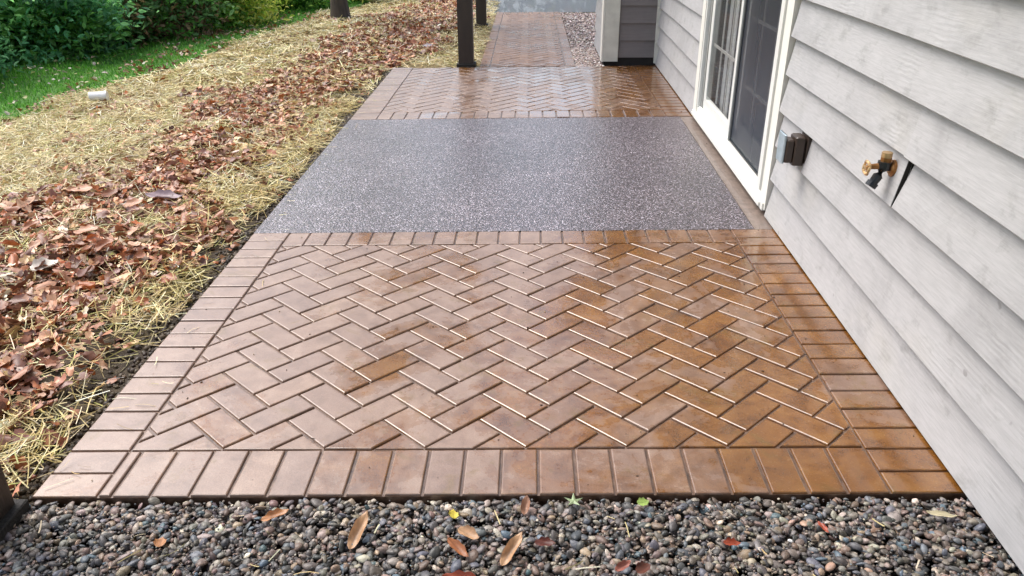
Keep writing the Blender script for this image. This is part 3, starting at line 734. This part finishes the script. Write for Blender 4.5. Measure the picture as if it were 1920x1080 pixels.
# upper storey, out of the picture: same lap profile joined
m = MB()
for i in range(10, 28):
    z = ZB+REV*i
    for (a, b) in (((-4, 7.0),) if z > 2.2 else ((-4, D0-.004), (D1+.004, 7.0))):
        m.add([(-.026, a, z), (-.006, a, z+.206), (.006, a, z+.206), (-.004, a, z), (-.026, b, z), (-.006, b, z+.206), (.006, b, z+.206), (-.004, b, z)], [[0, 4, 5, 1], [3, 2, 6, 7], [0, 3, 7, 4], [1, 5, 6, 2], [0, 1, 2, 3], [4, 7, 6, 5]])
m.obj('upper_siding', M['siding'], house)
m = MB(); m.box(.012, .25, -4, D0+.12, -.12, 5.2); m.box(.012, .25, D1-.12, 7.0, -.12, 5.2); m.box(.012, .25, D0+.12, D1-.12, 2.15, 5.2); m.box(-.004, .02, -4, 7.0, -.12, .05)
m.obj('foundation', M['dark'], house)
m = MB(); m.add([(-.7, -4.4, 5.1), (-.7, 8, 5.1), (4.5, 8, 7.6), (4.5, -4.4, 7.6), (-.7, -4.4, 5.2), (-.7, 8, 5.2), (4.5, 8, 7.75), (4.5, -4.4, 7.75)], [[0, 1, 2, 3], [4, 7, 6, 5], [0, 4, 5, 1], [1, 5, 6, 2], [2, 6, 7, 3], [3, 7, 4, 0]])
m.obj('roof', M['roof'], house)
# inner corner strip where the walls meet
m = MB(); m.box(-.055, -.006, 6.94, 6.985, .02, 5.1); m.obj('corner_strip', M['trim_old'], house)

# sliding door
door = MB(); door.box(-.040, .02, D0, D0+.115, .035, 2.16); door.box(-.040, .02, D1-.115, D1, .035, 2.16); door.box(-.040, .02, D0+.115, D1-.115, 2.05, 2.16)
F0, F1 = D0+.115, D1-.115
door = door.obj('sliding_door', M['trim'], house)
m = MB(); m.box(-.050, .06, D0+.02, D1-.02, .028, .070); m.box(-.062, -.050, D0+.06, D1-.06, .040, .062); m.box(-.030, .06, F0, F1, .070, .115); m.box(-.022, -.012, F0+.03, F1-.03, .115, .125); m.obj('sill', M['vinyl'], door)
m = MB()
for a, b in ((F0, F0+.035), (F0+.042, F0+.075), (F0+.082, F0+.105)): m.box(-.052+(a-F0)*.16, .06, a, b, .1155, 2.05)
m.box(-.034, .06, F1-.03, F1, .1155, 2.05); m.box(-.034, .06, F0, F1, 1.99, 2.05)
m.obj('frame', M['vinyl'], door)
m = MB(); m.box(-.010, .06, F1-.085, F1-.031, .1155, 2.0); m.obj('weatherstrip', M['groove'], door)
SM = 3.49                                                    # meeting stile
# fixed panel: far half
m = MB(); m.box(-.006, .035, SM, SM+.05, .117, 1.98); m.box(-.004, .035, F1-.165, F1-.086, .117, 1.98); m.box(-.005, .035, SM+.05, F1-.165, .117, .205); m.box(-.005, .035, SM+.05, F1-.165, 1.88, 1.98)
m.obj('fixed_panel', M['vinyl'], door)
m = MB(); a, b = SM+.05, F1-.165
for q in (.33, .66): s_ = a+(b-a)*q; m.box(.014, .022, s_-.009, s_+.009, .235, 1.88)
for z in (.62, 1.02, 1.42): m.box(.0135, .0225, a, b, z-.009, z+.009)
m.obj('muntin', M['vinyl'], door)
m = MB(); m.box(.004, .010, a, b, .235, 1.88); m.obj('glass_pane', M['glass'], door)
# sliding leaf behind, seen through the dark insect screen
a, b = F0+.106, SM
m = MB(); m.box(.045, .075, a, a+.05, .12, 1.98); m.box(.045, .075, b-.06, b, .12, 1.98); m.box(.045, .075, a+.05, b-.06, .12, .235)
m.obj('inner_leaf', M['vinyl'], door)
m = MB()
for q in (.33, .66): s_ = a+(b-a)*q; m.box(.046, .054, s_-.009, s_+.009, .235, 1.9)
for z in (.50, .92, 1.36): m.box(.0455, .0545, a+.05, b-.06, z-.009, z+.009)
m.obj('muntin', M['vinyl'], door)
m = MB(); m.box(.058, .064, a+.05, b-.06, .235, 1.9); m.obj('glass_pane', M['glass'], door)
m = MB(); m.box(.006, .009, a, b, .128, 1.98); m.obj('insect_screen', M['screen'], door)
m = MB(); m.box(.002, .016, a, b, .1155, .130); m.box(.002, .016, b-.035, b-.002, .130, 1.98); m.box(.002, .016, a, a+.02, .130, 1.98); m.obj('screen_frame', M['black'], door)
m = MB(); m.add([(2.0, D0-.5, 0), (2.0, D1+.5, 0), (2.0, D1+.5, 2.4), (2.0, D0-.5, 2.4), (.1, D0-.5, 0), (.1, D1+.5, 0), (.1, D1+.5, 2.4), (.1, D0-.5, 2.4)], [[0, 1, 2, 3], [0, 4, 5, 1], [3, 2, 6, 7], [0, 3, 7, 4], [1, 5, 6, 2]])
m.obj('room', M['interior'], house)
m = MB()
for i in range(9):
    a_ = SM+.03+i*.088; m.box(.10+.012*(i % 2), .106+.012*(i % 2), a_, a_+.086, .13, 2.1)
m.obj('vertical_blind', M['curtain'], house)

# garage wing beyond
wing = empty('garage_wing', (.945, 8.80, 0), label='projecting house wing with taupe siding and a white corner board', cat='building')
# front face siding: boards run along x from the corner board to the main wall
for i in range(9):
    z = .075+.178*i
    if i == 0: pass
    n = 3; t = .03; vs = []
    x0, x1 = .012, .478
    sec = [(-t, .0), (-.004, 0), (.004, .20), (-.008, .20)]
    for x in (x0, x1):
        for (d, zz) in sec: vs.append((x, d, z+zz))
    mesh_obj('siding_board', vs, [[0, 1, 2, 3], [7, 6, 5, 4], [0, 3, 7, 4], [1, 0, 4, 5], [2, 1, 5, 6], [3, 2, 6, 7]], M['shaded'], wing)
m = MB(); m.box(.012, .478, -.028, .004, 1.677, 3.1); m.obj('upper_siding', M['shaded'], wing)
m = MB(); m.bevbox(-.150, .010, -.046, .03, .035, 3.1, .004); m.obj('corner_board', M['trim_old'], wing)
# left face: flat white board, then lapped siding running away
m = MB(); m.box(-.168, -.151, -.046, .13, .03, 3.1); m.obj('side_board', M['trim'], wing)
for i in range(9):
    z = .04+.1875*i; vs = []
    for y in (.134, 1.10):
        for (d, zz) in sec: vs.append((-.134+d, y, z+zz*1.03))
    mesh_obj('siding_board', vs, [[0, 3, 2, 1], [4, 5, 6, 7], [0, 4, 7, 3], [1, 5, 4, 0], [2, 6, 5, 1], [3, 7, 6, 2]], M['siding'], wing)
m = MB(); m.box(-.134, 5.0, .012, 1.095, -.12, 3.1); m.box(-.12, .47, -.012, .012, -.12, .09); m.obj('foundation', M['dark'], wing)
m = MB(); m.add([(-.5, -.4, 3.1), (5.4, -.4, 3.1), (5.4, 1.5, 3.1), (-.5, 1.5, 3.1), (-.5, 1.5, 3.9), (5.4, 1.5, 3.9)], [[0, 3, 2, 1], [0, 1, 5, 4], [2, 3, 4, 5], [0, 4, 3], [1, 2, 5]])
m.obj('roof', M['roof'], wing)

# ------------------------------------------------------------------ posts and what they carry
def post(x0, x1, y0, y1, z1, label, name='wooden_post'):
    cx, cy = (x0+x1)/2, (y0+y1)/2
    o = empty(name, (cx, cy, 0), label=label, cat='post'); a, b = (x1-x0)/2, (y1-y0)/2
    m = MB(); m.bevbox(-a, a, -b, b, .02, z1, .004); m.obj('shaft', M['post'], o)
    m = MB(); m.bevbox(-a-.02, a+.025, -b-.015, b+.02, -.06, .022, .004); m.obj('base', M['dark'], o)
    return o
post(-.772, -.612, 8.68, 8.84, 2.5, 'dark brown square post at the left back corner of the far paving')
post(-.775, -.630, 11.78, 11.93, 2.5, 'dark brown square post further back beside the narrow path')
post(-1.64, -1.474, 1.575, 1.725, 2.5, 'nearly black post beside the pebbles at the lower left edge')
pb = empty('porch_beam', (0, 0, 0), label='brown beam lying on the two posts along the path', cat='beam')
m = MB(); m.box(-.77, -.64, 8.5, 12.2, 2.5, 2.72); m.obj('beam', M['post'], pb)
dk = empty('upper_deck', (0, 0, 0), label='wooden deck overhead carried by the near left post', cat='deck')
m = MB(); m.box(-1.62, -1.49, -3, 1.75, 2.5, 2.7); m.obj('beam', M['post'], dk)
m = MB()
for i in range(12): y = -2.9+.42*i; m.box(-1.75, 1.30+.0*i, y, y+.04, 2.702, 2.88)
m.obj('joist', M['post'], dk)
m = MB()
for i in range(22): x = -1.78+.14*i; m.box(x, x+.133, -3, 1.8, 2.882, 2.92)
tag(m.obj('deck_board', M['post'], dk), kind='stuff')

# ------------------------------------------------------------------ fixtures on the wall
def at_wall(name, s, z, **kw):
    x, y, _ = hworld(-.024, s, 0); return empty(name, (x, y, z), HT, **kw)
ob = at_wall('outdoor_outlet', 1.90, .440, label='dark bronze electrical outlet cover beside the sliding door', cat='outlet')
m = MB(); m.bevbox(-.006, .022, -.050, .055, -.004, .144, .003); m.obj('mounting_plate', M['bronze'], ob)
m = MB(); m.bevbox(-.060, -.012, -.045, .048, .0, .137, .005); m.obj('box', M['bronze'], ob)
m = MB(); m.bevbox(-.098, -.0605, -.036, .038, .012, .122, .006); m.obj('cover', M['bronze'], ob)
m = MB(); m.bevbox(-.110, -.0985, -.030, .070, .006, .146, .004); m.obj('lid', M['alu'], ob)
sp = at_wall('hose_faucet', .955, .715, label='brass hose faucet with black spout on the grey siding', cat='faucet')
m = MB(); m.tube([(.004, 0, -.005), (-.006, 0, -.005)], .031, 18); m.tube([(-.006, 0, -.005), (-.013, 0, -.005)], [.027, .020], 18); m.obj('flange', M['brass'], sp, False)
m = MB(); m.tube([(-.010, 0, 0), (-.045, 0, .0)], [.014, .017], 14); m.tube([(-.030, 0, .004), (-.030, 0, .036)], [.018, .020], 8); m.obj('body', M['brass'], sp)
m = MB(); m.tube([(-.030, 0, .0365), (-.030, 0, .054)], [.019, .0185], 16); m.obj('cap', M['brass_pale'], sp)
m = MB(); m.tube([(-.032, 0, .020), (-.034, 0, -.006), (-.048, -.004, -.032), (-.064, -.008, -.058)], [.024, .024, .018, .016], 14); m.tube([(-.062, -.008, -.055), (-.072, -.010, -.071)], .021, 14); m.obj('spout', M['black'], sp)
m = MB(); m.tube([(-.045, 0, .003), (-.085, 0, .0)], [.012, .009], 12); m.obj('stem', M['brass'], sp)
m = MB(); pts = [(-.093+.002*math.sin(3*t), .024*math.cos(t), -.004+.024*math.sin(t)) for t in [2*math.pi*i/20 for i in range(21)]]
m.tube(pts, .0055, 8, False)
for t in (0, 2.1, 4.2): m.tube([(-.088, 0, -.004), (-.093, .023*math.cos(t), -.004+.023*math.sin(t))], .0045, 6)
m.tube([(-.083, 0, -.004), (-.099, 0, -.004)], .009, 10); m.obj('handle', M['brass_pale'], sp)

# ------------------------------------------------------------------ small loose things
pp = empty('pipe_end', (-3.83, 6.92, .0), R(12), label='small white plastic pipe end where straw meets green lawn', cat='pipe')
m = MB(); m.tube([(-.085, 0, .045), (.06, 0, .045)], .046, 20); m.obj('tube', M['pipe'], pp, False)
m = MB(); m.tube([(.061, 0, .045), (.085, 0, .045)], [.052, .050], 20); m.obj('collar', M['pipe'], pp, False); pp.scale = (.85, .85, .85); pp.location.z = .015

def big_leaf(loc, L, Wd, az, tilt, roll, curl, colr, label, cat='leaf', group=None, lobe=0, name='fallen_leaf', seed=0, bend=.3):
    r = np.random.default_rng(seed); nu, nv = 15, 9; V = []; C = []
    for i in range(nu):
        u = i/(nu-1); w = math.sin(math.pi*min(1, u*1.02+.01))**.75*(1-.25*u)
        if lobe: w *= 1+lobe*math.sin(u*math.pi*6.5+1)
        for j in range(nv):
            t = -1+2*j/(nv-1); ph = t*curl*w
            y = math.sin(ph)/max(curl, .2)*Wd*.5 if curl > .2 else t*w*Wd*.5
            z = (1-math.cos(ph))/max(curl, .2)*Wd*.5+.05*L*math.sin(u*9+t*3)*abs(t)*.5+bend*L*(u-.5)**2
            V.append(((u-.5)*L, y, z)); k = 1-.30*(abs(t) < .13)+r.normal(0, .06); C.append([c*k for c in colr])
    # short stalk
    F = [[i*nv+j, (i+1)*nv+j, (i+1)*nv+j+1, i*nv+j+1] for i in range(nu-1) for j in range(nv-1)]
    me = bpy.data.meshes.new(name); me.from_pydata(V, [], F); me.update(); me.shade_smooth()
    at = me.color_attributes.new('col', 'FLOAT_COLOR', 'POINT'); at.data.foreach_set('color', np.array([list(c)+[1] for c in C], np.float32).ravel())
    me.materials.append(M['leaf']); o = bpy.data.objects.new(name, me); col.objects.link(o)
    o.location = loc; o.rotation_euler = (R(tilt), R(roll), R(az)); tag(o, label, cat, group); return o
ORG = (.52, .24, .10); TAN = (.60, .36, .20); RED = (.38, .07, .03); GRN = (.35, .50, .12); YEL = (.72, .58, .08); DRK = (.16, .05, .03); CRM = (.62, .55, .36)
ZG = .006
GL = 'leaves lying on the pebbles'
for (x, y, L, Wd, az, ti, ro, cu, c, lab, lo) in [
    (-.737, 1.755, .085, .045, 28, 8, -6, 1.2, ORG, 'narrow orange-brown leaf on the pebbles left of the others', .10),
    (-.481, 1.700, .125, .060, 72, 14, -22, 1.4, TAN, 'long curled tan leaf standing up on the pebbles', .05),
    (-1.03, 1.641, .050, .042, 100, 10, 10, .8, ORG, 'small squarish orange leaf on the pebbles at lower left', .1),
    (-.216, 1.770, .045, .036, 95, 20, 5, .6, YEL, 'small bright yellow leaf on the pebbles', .1),
    (-.004, 1.815, .060, .042, 78, 10, -35, 1.3, (.42, .22, .14), 'brown curled leaf leaning against the brick edge', .05),
    (-.040, 1.635, .115, .058, 58, 10, -20, 1.5, TAN, 'curled tan leaf with a pointed tip, right of the pair', .05),
    (-.165, 1.690, .070, .055, -25, 12, 5, 1.3, TAN, 'pale brown cupped leaf on top of a darker one', .08),
    (-.190, 1.635, .085, .040, -40, 10, 12, 1.0, (.40, .15, .06), 'rusty leaf lying under the pale cupped one', .08),
    (-.165, 1.520, .120, .055, -8, 8, 0, 1.0, (.30, .06, .025), 'dark red leaf cut by the bottom edge of the picture', .1),
    (.348, 1.832, .042, .034, 20, 15, 5, .5, GRN, 'small lime green leaf on the pebbles near the bricks', .1),
    (.575, 1.669, .055, .034, 10, 10, 10, .9, RED, 'small bright red leaf on the pebbles', .15),
    (.852, 1.735, .050, .020, -70, 10, 0, .9, RED, 'thin dark red leaf sliver on the pebbles', .1),
    (1.215, 1.795, .095, .026, -6, 6, 4, .5, CRM, 'flat pale wood chip near the siding', .05),
    (.315, 1.570, .055, .048, 40, 10, 5, 1.1, DRK, 'dark maroon leaf half buried in the pebbles', .1),
    (.262, 1.580, .055, .034, 30, 25, -10, 1.2, (.40, .14, .10), 'reddish curled leaf edge beside the dark maroon one', .1),
    (.052, 1.660, .060, .040, 0, 8, 0, .8, (.12, .03, .02), 'dark wine coloured leaf sunk in the pebbles', .1)]:
    nm = 'wood_chip' if 'chip' in lab else 'fallen_leaf'
    lo = lo*1.6
    big_leaf((x*.968, y*.968, ZG+.004), L*.95, Wd*.98, az, ti, ro, cu*1.25, c, lab, 'wood chip' if nm == 'wood_chip' else 'leaf', None if nm == 'wood_chip' else GL, lo, nm, seed=int((x+5)*100))
# star-shaped green leaf
n = 10; a = np.linspace(0, 2*np.pi, n, endpoint=False)+.3; rad = np.where(np.arange(n) % 2 == 0, .030, .010)
me = mesh_obj('fallen_leaf', [(0, 0, .004)]+[(rr_*math.cos(t), rr_*math.sin(t), .0 if i % 2 else .006) for i, (t, rr_) in enumerate(zip(a, rad))], [[0, i+1, (i+1) % n+1] for i in range(n)], M['leaf'], None, False, (.136, 1.775, ZG+.004))
at = me.data.color_attributes.new('col', 'FLOAT_COLOR', 'POINT'); at.data.foreach_set('color', np.tile([.40, .50, .28, 1], n+1).astype(np.float32))
tag(me, 'star-shaped pale green leaf on the pebbles at the brick edge', 'leaf', GL)
# notable leaves in the drift
for (x, y, L, Wd, az, c, lab) in [
    (-2.235, 3.25, .13, .12, 60, (.80, .74, .64), 'cream white curled leaf on top of the brown leaf drift'),
    (-2.07, 4.18, .20, .11, 15, (.34, .25, .27), 'large grey-purple leaf in the leaf drift beside the slab'),
    (-1.83, 2.15, .12, .08, 35, (.50, .15, .03), 'bright orange leaf low in the drift near the post'),
    (-1.66, 3.24, .09, .07, -20, (.36, .13, .06), 'brown leaf alone on the straw near the brick edge'),
    (-1.20, 9.75, .19, .13, 30, (.78, .70, .70), 'pale pinkish leaf in the drift behind the far post')]:
    big_leaf((x, y, float(gz(x, y))+.055 if x < -1.47 else .03), L, Wd, az, 10, random.uniform(-10, 10), 1.1, c, lab, 'leaf', 'fallen leaves in the drift', .12, seed=int(y*10))
r = np.random.default_rng(88); protos = []
for q in range(6):
    c = LCOL[q]; o = big_leaf((0, 0, 0), 1, .7, 0, 0, 0, [.9, 1.4, .7, 1.1, 1.6, .5][q], c, 'x', 'leaf', None, [.15, .05, .2, .1, .12, .22][q], seed=q); protos.append(o)
cnt = 0
while cnt < 170:
    x, y = r.uniform(-3.1, -1.66), r.uniform(1.9, 4.3)
    if r.random() > float(density_leaf(np.array([x]), np.array([y]))[0]): continue
    p = protos[cnt % 6]; o = p if cnt < 6 else p.copy()
    if cnt >= 6: col.objects.link(o)
    s = r.uniform(.075, .125); o.scale = (s, s*r.uniform(.8, 1.15), s); o.location = (x, y, float(gz(x, y))+r.uniform(.04, .065))
    o.rotation_euler = (r.normal(0, .35)+(math.pi if r.random() < .4 else 0), r.normal(0, .35), r.uniform(0, 6.28))
    tag(o, 'curled brown fallen leaf in the near part of the leaf drift', 'leaf', 'curled leaves of the near drift'); cnt += 1
